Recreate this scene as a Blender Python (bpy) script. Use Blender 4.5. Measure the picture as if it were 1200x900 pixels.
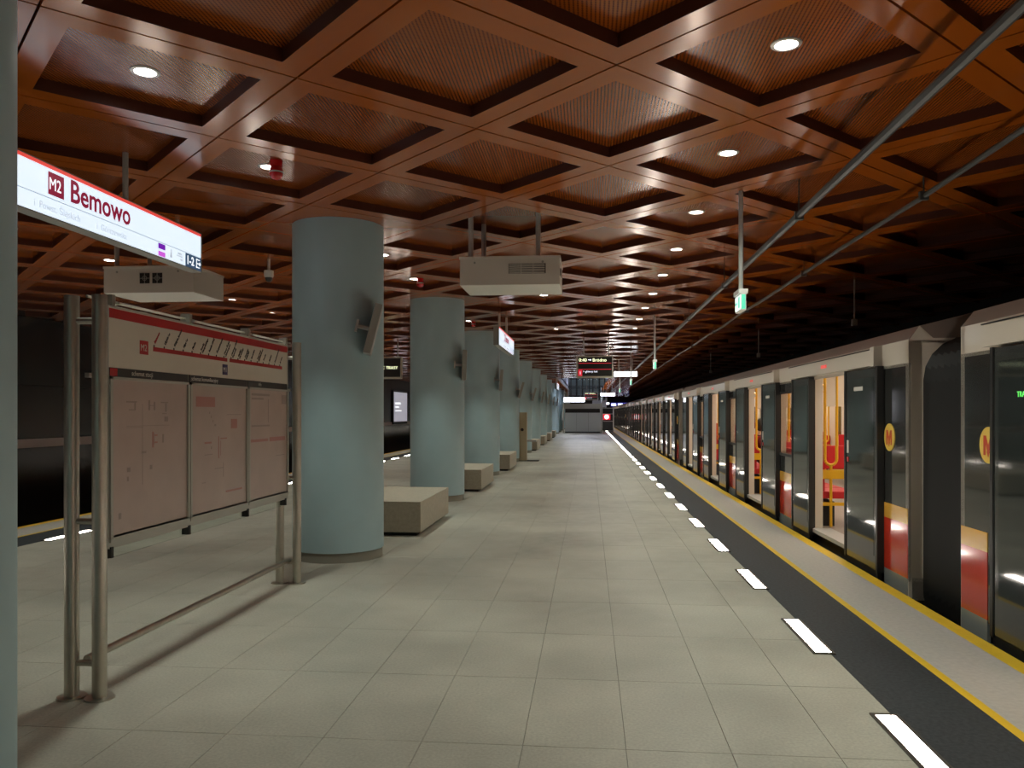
import bpy, bmesh, math, random
from math import sin, cos, pi, radians, atan, sqrt
from mathutils import Vector, Matrix
random.seed(7)
for o in list(bpy.data.objects):
    bpy.data.objects.remove(o)
scene = bpy.context.scene
col = scene.collection

# ---------------------------------------------------------------- camera, world, exposure
FPX = 942.0
cam_data = bpy.data.cameras.new('camera')
cam_data.sensor_width = 36.0
cam_data.lens = FPX / 1200.0 * 36.0
cam_data.shift_y = 34.0 / 1200.0
cam_data.clip_start = 0.05
cam_data.clip_end = 300
cam = bpy.data.objects.new('camera', cam_data)
col.objects.link(cam)
TH = atan(90.0 / FPX)
CAM_H = 1.5
cam.location = (0, 0, CAM_H)
cam.rotation_euler = (pi / 2, 0, TH)
scene.camera = cam

world = bpy.data.worlds.new('world')
scene.world = world
world.use_nodes = True
world.node_tree.nodes['Background'].inputs[0].default_value = (0.5, 0.42, 0.36, 1)
world.node_tree.nodes['Background'].inputs[1].default_value = 0.005

vs = scene.view_settings
scene.display_settings.display_device = 'sRGB'
vs.view_transform = 'Standard'
vs.look = 'None'
vs.exposure = -0.18
vs.gamma = 1.0
vs.use_curve_mapping = False
try:
    scene.cycles.max_bounces = 8
    scene.cycles.diffuse_bounces = 4
    scene.cycles.glossy_bounces = 4
    scene.cycles.transparent_max_bounces = 12
    scene.cycles.sample_clamp_indirect = 6.0
    scene.cycles.sample_clamp_direct = 0.0
    scene.cycles.use_denoising = True
except Exception:
    pass

STRIP_L = 46.0       # radiance of the floor light strips
SPOT_W = 168.0       # power of each ceiling downlight
SIGN_L = 1.1         # radiance of the lit signs
CAR_L = 14.0          # radiance of the lamps inside the train

# ---------------------------------------------------------------- materials
def mat(name, rgb, rough=0.5, metal=0.0, spec=0.5, emit=None, estr=0.0, coat=0.0, noise=0.0, nscale=8.0, bump=0.0):
    m = bpy.data.materials.new(name)
    m.use_nodes = True
    nt = m.node_tree
    b = nt.nodes['Principled BSDF']
    b.inputs['Base Color'].default_value = (*rgb, 1)
    b.inputs['Roughness'].default_value = rough
    b.inputs['Metallic'].default_value = metal
    b.inputs['Specular IOR Level'].default_value = spec
    b.inputs['Coat Weight'].default_value = coat
    b.inputs['Coat Roughness'].default_value = 0.045
    if emit:
        b.inputs['Emission Color'].default_value = (*emit, 1)
        b.inputs['Emission Strength'].default_value = estr
    if noise > 0:
        tc = nt.nodes.new('ShaderNodeTexCoord')
        nz = nt.nodes.new('ShaderNodeTexNoise')
        nz.inputs['Scale'].default_value = nscale
        nz.inputs['Detail'].default_value = 6
        nt.links.new(tc.outputs['Object'], nz.inputs['Vector'])
        mp = nt.nodes.new('ShaderNodeMapRange')
        mp.inputs[1].default_value = 0.3; mp.inputs[2].default_value = 0.7
        mp.inputs[3].default_value = 1 - noise; mp.inputs[4].default_value = 1 + noise
        nt.links.new(nz.outputs['Fac'], mp.inputs[0])
        vm = nt.nodes.new('ShaderNodeVectorMath'); vm.operation = 'SCALE'
        vm.inputs[0].default_value = rgb
        nt.links.new(mp.outputs[0], vm.inputs['Scale'])
        nt.links.new(vm.outputs[0], b.inputs['Base Color'])
        if bump > 0:
            bp = nt.nodes.new('ShaderNodeBump')
            bp.inputs['Strength'].default_value = bump
            bp.inputs['Distance'].default_value = 0.01
            nt.links.new(nz.outputs['Fac'], bp.inputs['Height'])
            nt.links.new(bp.outputs[0], b.inputs['Normal'])
    return m

def mat_floor():
    m = bpy.data.materials.new('stone_tile'); m.use_nodes = True
    nt = m.node_tree; N = nt.nodes; L = nt.links
    b = N['Principled BSDF']
    geo = N.new('ShaderNodeNewGeometry')
    oi = N.new('ShaderNodeObjectInfo')
    n1 = N.new('ShaderNodeTexNoise'); n1.inputs['Scale'].default_value = 0.9; n1.inputs['Detail'].default_value = 3
    n2 = N.new('ShaderNodeTexNoise'); n2.inputs['Scale'].default_value = 70; n2.inputs['Detail'].default_value = 3
    n3 = N.new('ShaderNodeTexNoise'); n3.inputs['Scale'].default_value = 7; n3.inputs['Detail'].default_value = 5
    for n in (n1, n2, n3): L.new(geo.outputs['Position'], n.inputs['Vector'])
    add = N.new('ShaderNodeMath'); add.operation = 'ADD'
    L.new(oi.outputs['Random'], add.inputs[0]); L.new(geo.outputs['Random Per Island'], add.inputs[1])
    fr = N.new('ShaderNodeMath'); fr.operation = 'FRACT'; L.new(add.outputs[0], fr.inputs[0])
    def rng(src, a, c, lo=0.0, hi=1.0):
        q = N.new('ShaderNodeMapRange'); q.inputs[1].default_value = lo; q.inputs[2].default_value = hi
        q.inputs[3].default_value = a; q.inputs[4].default_value = c; L.new(src, q.inputs[0]); return q.outputs[0]
    def mul(a, c):
        q = N.new('ShaderNodeMath'); q.operation = 'MULTIPLY'; L.new(a, q.inputs[0]); L.new(c, q.inputs[1]); return q.outputs[0]
    f = mul(rng(fr.outputs[0], 0.992, 1.008), rng(n1.outputs['Fac'], 0.80, 1.1, 0.33, 0.66))
    f = mul(f, rng(n2.outputs['Fac'], 0.88, 1.12, 0.3, 0.7))
    f = mul(f, rng(n3.outputs['Fac'], 0.93, 1.07, 0.3, 0.7))
    vm = N.new('ShaderNodeVectorMath'); vm.operation = 'SCALE'; vm.inputs[0].default_value = (0.40, 0.385, 0.325)
    L.new(f, vm.inputs['Scale']); L.new(vm.outputs[0], b.inputs['Base Color'])
    L.new(rng(n3.outputs['Fac'], 0.3, 0.48, 0.3, 0.7), b.inputs['Roughness'])
    b.inputs['Specular IOR Level'].default_value = 0.4
    return m

def mat_perforated():
    m = bpy.data.materials.new('perforated_orange'); m.use_nodes = True
    nt = m.node_tree; N = nt.nodes; L = nt.links
    b = N['Principled BSDF']
    tc = N.new('ShaderNodeTexCoord')
    sx = N.new('ShaderNodeSeparateXYZ'); L.new(tc.outputs['Object'], sx.inputs[0])
    def mth(op, a, c=None):
        q = N.new('ShaderNodeMath'); q.operation = op
        if hasattr(a, 'links'): L.new(a, q.inputs[0])
        else: q.inputs[0].default_value = a
        if c is not None:
            if hasattr(c, 'links'): L.new(c, q.inputs[1])
            else: q.inputs[1].default_value = c
        return q.outputs[0]
    def cell(s, P):
        return mth('SUBTRACT', mth('FRACT', mth('ADD', mth('DIVIDE', s, P), 500.0)), 0.5)
    dx = mth('MULTIPLY', cell(sx.outputs[0], .022), .022); dy = mth('MULTIPLY', cell(sx.outputs[1], .0135), .0135)
    d2 = mth('ADD', mth('MULTIPLY', dx, dx), mth('MULTIPLY', dy, dy))
    hole = mth('LESS_THAN', d2, 0.0055 ** 2)
    mx = N.new('ShaderNodeMix'); mx.data_type = 'RGBA'
    L.new(hole, mx.inputs[0])
    mx.inputs[6].default_value = (0.25, 0.055, 0.005, 1)
    mx.inputs[7].default_value = (0.085, 0.017, 0.003, 1)
    L.new(mx.outputs[2], b.inputs['Base Color'])
    b.inputs['Roughness'].default_value = 0.2
    b.inputs['Specular IOR Level'].default_value = 0.32
    b.inputs['Specular Tint'].default_value = (1.0, 0.70, 0.46, 1)
    return m

def mat_glass(name, tint=(0.8, 0.83, 0.8), gloss=0.03, ior=1.0):
    m = bpy.data.materials.new(name); m.use_nodes = True
    nt = m.node_tree; N = nt.nodes; L = nt.links
    for n in list(N):
        if n.type != 'OUTPUT_MATERIAL': N.remove(n)
    out = [n for n in N if n.type == 'OUTPUT_MATERIAL'][0]
    t = N.new('ShaderNodeBsdfTransparent'); t.inputs[0].default_value = (*tint, 1)
    g = N.new('ShaderNodeBsdfGlossy'); g.inputs[0].default_value = (1, 1, 1, 1); g.inputs['Roughness'].default_value = gloss
    mx = N.new('ShaderNodeMixShader')
    geo = N.new('ShaderNodeNewGeometry')
    dot = N.new('ShaderNodeVectorMath'); dot.operation = 'DOT_PRODUCT'
    L.new(geo.outputs['Normal'], dot.inputs[0]); L.new(geo.outputs['Incoming'], dot.inputs[1])
    def mth(op, a, c=None):
        q = N.new('ShaderNodeMath'); q.operation = op
        for k, w in enumerate((a, c)):
            if w is None: continue
            if hasattr(w, 'links'): L.new(w, q.inputs[k])
            else: q.inputs[k].default_value = w
        return q.outputs[0]
    f = mth('POWER', mth('SUBTRACT', 1.0, mth('ABSOLUTE', dot.outputs['Value'])), 5.0)
    f = mth('MULTIPLY', mth('ADD', mth('MULTIPLY', f, 0.9), 0.03), ior)
    L.new(f, mx.inputs[0]); L.new(t.outputs[0], mx.inputs[1]); L.new(g.outputs[0], mx.inputs[2])
    L.new(mx.outputs[0], out.inputs[0])
    return m

M = {}
M['tile'] = mat_floor()
M['slab'] = mat('joint_grout', (0.22, 0.21, 0.18), 0.8)
M['edge'] = mat('edge_stone', (0.40, 0.375, 0.345), 0.5, noise=0.08, nscale=30)
M['dark'] = mat('dark_band_stone', (0.032, 0.037, 0.042), 0.55, spec=0.3, noise=0.45, nscale=45)
M['yellow'] = mat('yellow_line_paint', (0.66, 0.42, 0.02), 0.5, noise=0.05, nscale=10)
M['orange'] = mat('orange_ceiling_metal', (0.31, 0.072, 0.006), 0.15, spec=0.40)
M['orange'].node_tree.nodes['Principled BSDF'].inputs['Specular Tint'].default_value = (1.0, 0.70, 0.46, 1)
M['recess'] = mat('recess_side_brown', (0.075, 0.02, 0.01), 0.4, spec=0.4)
M['perf'] = mat_perforated()
M['void'] = mat('soffit_dark', (0.02, 0.014, 0.012), 0.9)
M['column'] = mat('column_blue_concrete', (0.345, 0.48, 0.515), 0.48, noise=0.05, nscale=2.2)
M['plinth'] = mat('column_foot_grey', (0.24, 0.23, 0.19), 0.6)
M['bench'] = mat('bench_stone', (0.40, 0.36, 0.28), 0.5, noise=0.1, nscale=25)
M['black'] = mat('black_matt', (0.012, 0.012, 0.012), 0.6)
M['steel'] = mat('brushed_steel', (0.50, 0.48, 0.42), 0.38, metal=1.0, noise=0.06, nscale=12)
M['galv'] = mat('galvanised_steel', (0.42, 0.42, 0.40), 0.45, metal=0.15)
M['railgrey'] = mat('cable_rail_grey', (0.06, 0.062, 0.06), 0.5)
M['frame'] = mat('stand_frame_aluminium', (0.40, 0.40, 0.36), 0.4)
M['greypole'] = mat('grey_painted_pole', (0.40, 0.39, 0.36), 0.45)
M['casing'] = mat('projector_casing', (0.60, 0.57, 0.50), 0.45)
M['signcase'] = mat('sign_case_grey', (0.28, 0.28, 0.25), 0.4)
M['lens'] = mat('strip_lens', (0.9, 0.9, 0.9), 0.3, emit=(1.0, 0.90, 0.79), estr=STRIP_L)
M['lamp'] = mat('downlight_lens', (0.9, 0.9, 0.9), 0.3, emit=(1.0, 0.93, 0.88), estr=28.0)
M['ring'] = mat('downlight_ring', (0.55, 0.52, 0.48), 0.3, metal=0.6)
M['stripframe'] = mat('strip_frame', (0.11, 0.10, 0.09), 0.4, metal=0.6)
M['beacon'] = mat('red_beacon_lens', (0.55, 0.012, 0.015), 0.15, coat=0.5)
M['white'] = mat('white_plastic', (0.75, 0.74, 0.70), 0.4)
M['lit'] = mat('lit_sign_face', (0.7, 0.75, 0.8), 0.3, emit=(0.74, 0.87, 1.0), estr=SIGN_L)
M['litwhite'] = mat('lit_white_face', (0.8, 0.8, 0.8), 0.3, emit=(0.9, 0.93, 1.0), estr=SIGN_L * 5.0)
M['litred'] = mat('lit_red_band', (0.5, 0.05, 0.05), 0.3, emit=(0.85, 0.08, 0.06), estr=0.9)
M['litcrimson'] = mat('lit_crimson_print', (0.2, 0.01, 0.03), 0.3, emit=(0.22, 0.008, 0.035), estr=1.0)
M['litnavy'] = mat('lit_navy_print', (0.03, 0.05, 0.09), 0.3, emit=(0.035, 0.075, 0.14), estr=1.0)
M['litgrey'] = mat('lit_grey_print', (0.4, 0.4, 0.45), 0.3, emit=(0.42, 0.48, 0.55), estr=1.0)
M['litpurple'] = mat('lit_purple_print', (0.15, 0.02, 0.3), 0.3, emit=(0.16, 0.01, 0.42), estr=1.0)
M['litpink'] = mat('lit_magenta_print', (0.5, 0.1, 0.5), 0.3, emit=(0.62, 0.11, 0.72), estr=1.0)
M['litletter'] = mat('lit_white_print', (0.8, 0.8, 0.8), 0.3, emit=(0.9, 0.95, 1.0), estr=1.2)
M['screen'] = mat('display_screen', (0.022, 0.02, 0.018), 0.3)
M['led'] = mat('led_yellow_green', (0.5, 0.6, 0.2), 0.5, emit=(0.95, 1.0, 0.62), estr=2.0)
M['ledwhite'] = mat('led_white', (0.7, 0.7, 0.7), 0.5, emit=(0.8, 0.85, 1.0), estr=1.8)
M['ledgreen'] = mat('led_green', (0.1, 0.6, 0.1), 0.5, emit=(0.15, 0.9, 0.15), estr=1.2)
M['ledred'] = mat('led_red', (0.5, 0.02, 0.03), 0.5, emit=(0.75, 0.03, 0.05), estr=0.9)
M['dispframe'] = mat('display_frame', (0.42, 0.38, 0.30), 0.45)
M['paper'] = mat('map_paper_cream', (0.60, 0.56, 0.47), 0.35, noise=0.03, nscale=3)
M['poster'] = mat('faded_poster', (0.46, 0.36, 0.32), 0.36, noise=0.08, nscale=3.5)
M['print_red'] = mat('print_red', (0.42, 0.012, 0.015), 0.4)
M['print_pale'] = mat('print_pale_red', (0.42, 0.19, 0.165), 0.4)
M['print_grey'] = mat('print_pale_grey', (0.31, 0.25, 0.225), 0.4)
M['print_black'] = mat('print_black', (0.015, 0.014, 0.014), 0.4)
M['print_dark'] = mat('print_dark_brown', (0.10, 0.075, 0.06), 0.45)
M['print_white'] = mat('print_white', (0.55, 0.53, 0.48), 0.4)
M['print_navy'] = mat('print_navy', (0.03, 0.03, 0.11), 0.4)
M['clear'] = mat_glass('clear_panel', (0.93, 0.97, 0.95))
M['carpaint'] = mat('train_charcoal_paint', (0.027, 0.028, 0.026), 0.10, spec=0.6, coat=0.6)
M['leafpaint'] = mat('door_leaf_paint', (0.034, 0.038, 0.036), 0.14, spec=0.5, coat=0.25)
M['doorglass'] = mat('door_dark_glass', (0.024, 0.029, 0.028), 0.06, spec=0.55, coat=0.2)
M['cream'] = mat('train_cream_paint', (0.64, 0.57, 0.48), 0.3, coat=0.3)
M['roof'] = mat('train_roof_grey', (0.24, 0.19, 0.165), 0.35)
M['stripe_y'] = mat('train_yellow_stripe', (0.60, 0.32, 0.04), 0.2, coat=0.5)
M['stripe_r'] = mat('train_red_stripe', (0.46, 0.032, 0.014), 0.14, coat=0.2)
M['stripe_g'] = mat('train_grey_stripe', (0.23, 0.255, 0.26), 0.25, coat=0.3)
M['rubber'] = mat('black_rubber', (0.012, 0.012, 0.012), 0.5)
M['winglass'] = mat_glass('train_window_glass', (0.93, 0.92, 0.88), ior=0.45)
M['inner'] = mat('train_interior_cream', (0.66, 0.57, 0.47), 0.4)
M['innerfloor'] = mat('train_interior_floor', (0.24, 0.21, 0.175), 0.45, noise=0.15, nscale=40)
M['seat'] = mat('red_seat_fabric', (0.55, 0.012, 0.018), 0.6)
M['handrail'] = mat('yellow_handrail', (0.72, 0.40, 0.01), 0.35)
M['carlamp'] = mat('train_lamp', (0.8, 0.8, 0.8), 0.4, emit=(1.0, 0.87, 0.70), estr=CAR_L)
M['emblem_y'] = mat('emblem_yellow', (0.72, 0.50, 0.09), 0.35)
M['emblem_r'] = mat('emblem_red', (0.50, 0.05, 0.02), 0.35)
M['wallpanel'] = mat('dark_wall_panel', (0.016, 0.015, 0.016), 0.22, spec=0.5)
M['wallband'] = mat('pale_wall_band', (0.55, 0.50, 0.47), 0.5)
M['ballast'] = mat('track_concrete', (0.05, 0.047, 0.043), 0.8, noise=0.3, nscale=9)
M['railsteel'] = mat('rail_steel', (0.25, 0.23, 0.21), 0.35, metal=1.0)
M['stair'] = mat('stair_grey_panel', (0.36, 0.37, 0.34), 0.35)
M['staircap'] = mat('stair_pale_band', (0.33, 0.32, 0.28), 0.5)
M['hall'] = mat('hall_blue_grey', (0.42, 0.44, 0.52), 0.5)
M['exitgreen'] = mat('exit_green_face', (0.1, 0.5, 0.35), 0.4, emit=(0.06, 0.55, 0.33), estr=1.0)
M['exitwhite'] = mat('exit_white_symbol', (0.8, 0.8, 0.8), 0.4, emit=(0.85, 1.0, 0.93), estr=1.5)
M['skin'] = mat('skin', (0.50, 0.30, 0.22), 0.5)
M['hair'] = mat('dark_hair', (0.02, 0.015, 0.012), 0.6)
M['maroon'] = mat('maroon_jacket', (0.12, 0.012, 0.018), 0.8)
M['trousers'] = mat('dark_trousers', (0.03, 0.03, 0.035), 0.8)
M['shoe'] = mat('dark_shoe', (0.02, 0.02, 0.02), 0.5)
M['bluelamp'] = mat('blue_portal_glow', (0.1, 0.1, 0.4), 0.4, emit=(0.10, 0.10, 0.75), estr=.6)
M['halltube'] = mat('hall_tube', (.9, .9, .9), .4, emit=(.75, .8, 1.0), estr=45)
M['tan'] = mat('tan_pillar', (0.40, 0.33, 0.21), 0.45)

# ---------------------------------------------------------------- helpers
class MB:
    def __init__(self): self.v = []; self.f = []
    def quad(self, a, b, c, d):
        n = len(self.v); self.v += [a, b, c, d]; self.f.append((n, n + 1, n + 2, n + 3)); return self
    def box(self, x0, x1, y0, y1, z0, z1):
        n = len(self.v)
        self.v += [(x0, y0, z0), (x1, y0, z0), (x1, y1, z0), (x0, y1, z0), (x0, y0, z1), (x1, y0, z1), (x1, y1, z1), (x0, y1, z1)]
        self.f += [(n, n + 3, n + 2, n + 1), (n + 4, n + 5, n + 6, n + 7), (n, n + 1, n + 5, n + 4), (n + 1, n + 2, n + 6, n + 5), (n + 2, n + 3, n + 7, n + 6), (n + 3, n, n + 4, n + 7)]
        return self
    def tube(self, p, q, r, seg=12, r2=None, caps=True):
        p = Vector(p); q = Vector(q); d = (q - p).normalized()
        a = d.orthogonal().normalized(); b = d.cross(a)
        r2 = r if r2 is None else r2
        n = len(self.v)
        for c, rr in ((p, r), (q, r2)):
            for i in range(seg):
                t = 2 * pi * i / seg
                self.v.append(tuple(c + a * (rr * cos(t)) + b * (rr * sin(t))))
        for i in range(seg):
            j = (i + 1) % seg
            self.f.append((n + i, n + j, n + seg + j, n + seg + i))
        if caps:
            self.f.append(tuple(n + i for i in reversed(range(seg))))
            self.f.append(tuple(n + seg + i for i in range(seg)))
        return self
    def path(self, pts, r, seg=8):
        for a, b in zip(pts[:-1], pts[1:]): self.tube(a, b, r, seg)
        return self
    def prism(self, poly, axis, a, b):
        """poly: 2D points; extruded along axis ('x': poly=(y,z); 'y': poly=(x,z); 'z': poly=(x,y))"""
        n = len(self.v); k = len(poly)
        for t in (a, b):
            for (u, w) in poly:
                self.v.append((t, u, w) if axis == 'x' else (u, t, w) if axis == 'y' else (u, w, t))
        for i in range(k):
            j = (i + 1) % k
            self.f.append((n + i, n + j, n + k + j, n + k + i))
        self.f.append(tuple(n + i for i in reversed(range(k))))
        self.f.append(tuple(n + k + i for i in range(k)))
        return self
    def lathe(self, prof, seg=24, c=(0, 0, 0)):
        n = len(self.v); k = len(prof)
        for i in range(seg):
            t = 2 * pi * i / seg
            for (r, z) in prof: self.v.append((c[0] + r * cos(t), c[1] + r * sin(t), c[2] + z))
        for i in range(seg):
            j = (i + 1) % seg
            for q in range(k - 1):
                self.f.append((n + i * k + q, n + j * k + q, n + j * k + q + 1, n + i * k + q + 1))
        return self
    def mesh(self, name, m, smooth=False, bevel=0.0):
        me = bpy.data.meshes.new(name)
        me.from_pydata(self.v, [], self.f)
        bm = bmesh.new(); bm.from_mesh(me)
        bmesh.ops.recalc_face_normals(bm, faces=bm.faces)
        if bevel > 0:
            bmesh.ops.bevel(bm, geom=list(bm.edges), offset=bevel, segments=2, affect='EDGES', profile=0.7)
        bm.to_mesh(me); bm.free()
        me.materials.append(m)
        if smooth:
            for p in me.polygons: p.use_smooth = True
            me.set_sharp_from_angle(angle=radians(40))
        return me
    def build(self, name, m, parent=None, smooth=False, bevel=0.0, loc=None):
        return link(name, self.mesh(name, m, smooth, bevel), parent, loc)

def link(name, me, parent=None, loc=None, rot=None):
    o = bpy.data.objects.new(name, me)
    col.objects.link(o)
    if parent: o.parent = parent
    if loc: o.location = loc
    if rot: o.rotation_euler = rot
    return o

def thing(name, label, cat, loc=(0, 0, 0), group=None, rotz=0.0):
    o = bpy.data.objects.new(name, None); col.objects.link(o)
    o.empty_display_size = 0.1
    o.location = loc; o.rotation_euler = (0, 0, rotz)
    o['label'] = label; o['category'] = cat
    if group: o['group'] = group
    return o

def structure(o, label=None):
    o['kind'] = 'structure'
    if label: o['label'] = label
    return o

def copy_tree(o, parent=None):
    c = o.copy(); col.objects.link(c)
    if parent: c.parent = parent
    for ch in list(o.children): copy_tree(ch, c)
    return c

FACE_X = (pi / 2, 0, pi / 2)     # reads for someone looking towards -X
FACE_Y = (pi / 2, 0, 0)          # reads for someone looking towards +Y
def text(body, size, loc, rot, m, parent, name='lettering', align='LEFT', depth=0.0008, shear=0.0, squeeze=1.0, bold=0.0):
    cu = bpy.data.curves.new(name, 'FONT')
    cu.body = body; cu.size = size; cu.align_x = align; cu.extrude = depth; cu.shear = shear; cu.offset = bold
    cu.resolution_u = 3
    cu.materials.append(m)
    tmp = bpy.data.objects.new('tmp_text', cu)
    col.objects.link(tmp)
    dg = bpy.context.evaluated_depsgraph_get()
    me = bpy.data.meshes.new_from_object(tmp.evaluated_get(dg))
    bpy.data.objects.remove(tmp); 
    me.name = name
    for v in me.vertices: v.co.x *= squeeze
    if not me.materials: me.materials.append(m)
    return link(name, me, parent, loc, rot)

ORD = ['first', 'second', 'third', 'fourth', 'fifth', 'sixth', 'seventh', 'eighth', 'ninth', 'tenth', 'eleventh', 'twelfth', 'thirteenth',
       'fourteenth', 'fifteenth', 'sixteenth', 'seventeenth', 'eighteenth', 'nineteenth', 'twentieth']
def nth(i):
    if i < 20: return ORD[i]
    tens = {2: 'twenty', 3: 'thirty', 4: 'forty'}
    if (i + 1) % 10 == 0: return {30: 'thirtieth', 40: 'fortieth'}.get(i + 1, 'fiftieth')
    return tens[(i + 1) // 10] + '-' + ORD[i % 10]

def project(X, Y, Z):
    d = -X * sin(TH) + Y * cos(TH)
    if d < 0.05: return None
    return 600 + FPX * (X * cos(TH) + Y * sin(TH)) / d, 484 - FPX * (Z - CAM_H) / d, d

# ---------------------------------------------------------------- layout constants
GX, GY, GS = 0.155, 4.54, 0.925        # ceiling grid node, half diagonal
CZ = 3.45                               # ceiling underside
COLX, COLR = -2.62, 0.47
PY1 = 98.0                              # platform end
XR0, XR1 = 1.50, 2.60                   # right dark band start, platform edge
XL0, XL1 = -6.37, -7.47
SHAFT = (-1.7, 1.45, 45.0, 72.0)        # stair shaft opening in the ceiling

# ---------------------------------------------------------------- floor
fl = structure(MB().box(XL0, XR0, -2, PY1, -0.35, -0.005).build('floor', M['slab']))
xb = [XL0] + [0.165 + 0.4625 * k for k in range(-13, 3)] + [XR0]
yb0 = GY - 3 * GS
TW = 0.4625
tile_meshes = {}
def tile_mesh(w):
    k = round(w, 3)
    if k not in tile_meshes:
        g = 0.0008; b = 0.001
        mb = MB()
        x0, x1, y0, y1 = g, w - g, g, GS - g
        mb.quad((x0 + b, y0 + b, 0), (x1 - b, y0 + b, 0), (x1 - b, y1 - b, 0), (x0 + b, y1 - b, 0))
        mb.quad((x0, y0, -0.006), (x1, y0, -0.006), (x1 - b, y0 + b, 0), (x0 + b, y0 + b, 0))
        mb.quad((x1, y0, -0.006), (x1, y1, -0.006), (x1 - b, y1 - b, 0), (x1 - b, y0 + b, 0))
        mb.quad((x1, y1, -0.006), (x0, y1, -0.006), (x0 + b, y1 - b, 0), (x1 - b, y1 - b, 0))
        mb.quad((x0, y1, -0.006), (x0, y0, -0.006), (x0 + b, y0 + b, 0), (x0 + b, y1 - b, 0))
        me = bpy.data.meshes.new('floor_tile'); me.from_pydata(mb.v, [], mb.f); me.materials.append(M['tile'])
        tile_meshes[k] = me
    return tile_meshes[k]
cells = []
for r in range(0, 108):
    y = yb0 + r * GS
    if y + GS > PY1: break
    for a, b in zip(xb[:-1], xb[1:]):
        p = project((a + b) / 2, y + GS / 2, 0)
        seen = p is not None and -80 < p[0] < 1280 and p[1] < 980
        cells.append((not seen, p[2] if p else 0, a, b - a, y))
cells.sort()
for i, (ns, d, a, w, y) in enumerate(cells[:300]):
    link('floor_tile', tile_mesh(w), fl, (a, y, 0))
mb = MB()
for (ns, d, a, w, y) in cells[300:]:
    me = tile_mesh(w); n = len(mb.v)
    mb.v += [(v.co.x + a, v.co.y + y, v.co.z) for v in me.vertices]
    mb.f += [tuple(n + i for i in p.vertices) for p in me.polygons]
me = bpy.data.meshes.new('distant_floor_tiles'); me.from_pydata(mb.v, [], mb.f); me.materials.append(M['tile'])
o = link('distant_floor_tiles', me, fl); o['kind'] = 'stuff'

n_trim = 0
def trim(x0, x1, y0, y1, z0, z1, m, label):
    global n_trim
    n_trim += 1
    return structure(MB().box(x0, x1, y0, y1, z0, z1).build('trim_%d' % n_trim, m), label)
for (x0, x1, m, l) in ((XR0, 1.975, 'dark', 'dark stone band beside the train side floor lights'),
                       (1.975, 2.03, 'yellow', 'thin yellow line between dark band and edge stone, train side'),
                       (2.03, 2.485, 'edge', 'grey edge stone strip beside the train'),
                       (2.485, XR1, 'yellow', 'broad yellow line on the platform edge beside the train'),
                       (-6.85, XL0, 'dark', 'dark stone band on the empty track side'),
                       (-6.90, -6.85, 'yellow', 'thin yellow line on the empty track side'),
                       (-7.36, -6.90, 'edge', 'grey edge stone strip on the empty track side'),
                       (XL1, -7.36, 'yellow', 'broad yellow line on the empty track platform edge')):
    trim(x0, x1, -2, PY1, -0.3, 0.0, M[m], l)
# platform edge walls and track beds
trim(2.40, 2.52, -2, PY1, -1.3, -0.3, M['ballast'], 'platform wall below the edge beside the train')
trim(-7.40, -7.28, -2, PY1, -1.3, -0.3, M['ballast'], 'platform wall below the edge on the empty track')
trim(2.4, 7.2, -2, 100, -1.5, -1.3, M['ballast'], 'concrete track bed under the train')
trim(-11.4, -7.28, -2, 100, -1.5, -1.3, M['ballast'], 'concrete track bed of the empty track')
for x in (-10.1, -8.66):
    o = MB().box(x - .035, x + .035, -2, 99, -1.22, -1.15).box(x - .07, x + .07, -2, 99, -1.3, -1.28).box(x - .012, x + .012, -2, 99, -1.28, -1.22).build('track_rail', M['railsteel'])
    o['label'] = 'steel rail of the empty track, %s the dark wall' % ('nearer to' if x < -9 else 'farther from')
    o['category'] = 'rail'; o['group'] = 'rails of the empty track'

# walls
wl = structure(MB().box(-11.5, -11.25, -2, 100, -1.3, 3.62).build('wall_left', M['void']))
pm = {}
for (z0, z1) in ((-1.25, 0.79), (0.99, 2.06), (2.07, 3.44)):
    pm[z0] = MB().box(0, .02, .006, 2.394, z0, z1).mesh('wall_panel', M['wallpanel'])
bm_ = MB().box(0, .035, .003, 2.397, .80, .975).mesh('pale_band', M['wallband'])
for k in range(0, 40):
    y = 2.0 + 2.4 * k
    for z0 in pm: link('wall_panel', pm[z0], wl, (-11.249, y, 0))
    link('pale_band', bm_, wl, (-11.249, y, 0))
wr = structure(MB().box(6.9, 7.1, -2, 100, -1.3, 3.62).build('wall_right', M['void']))
structure(MB().box(-11.5, 7.1, 99.8, 100, -1.5, 3.62).build('wall_end', M['void']))

# ---------------------------------------------------------------- ceiling
sx0, sx1, sy0, sy1 = SHAFT
ceil = structure(MB().box(-11.5, 7.1, -2, sy0, 3.62, 3.75).box(-11.5, sx0, sy0, sy1, 3.62, 3.75).box(sx1, 7.1, sy0, sy1, 3.62, 3.75).box(-11.5, 7.1, sy1, 100, 3.62, 3.75).build('ceiling', M['void']))
R2 = sqrt(2)
A = GS - 0.007 * R2          # outer half diagonal
B = A - 0.145 * R2           # inner half diagonal
def dia(r): return [(r, 0), (0, r), (-r, 0), (0, -r)]
def frame_geo(mb, cx, cy, cz):
    po, pi_ = dia(A), dia(B)
    for i in range(4):
        j = (i + 1) % 4
        a, b, c, d = po[i], po[j], pi_[j], pi_[i]
        V = lambda p, z: (cx + p[0], cy + p[1], cz + z)
        mb.quad(V(a, 0), V(d, 0), V(c, 0), V(b, 0))            # underside border
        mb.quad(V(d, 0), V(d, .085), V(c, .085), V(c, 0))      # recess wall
        mb.quad(V(a, 0), V(b, 0), V(b, .06), V(a, .06))        # outer edge
def plate_geo(mb, cx, cy, cz):
    p = dia(B + 0.004)
    mb.quad(*[(cx + q[0], cy + q[1], cz + .078) for q in reversed(p)])
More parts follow.
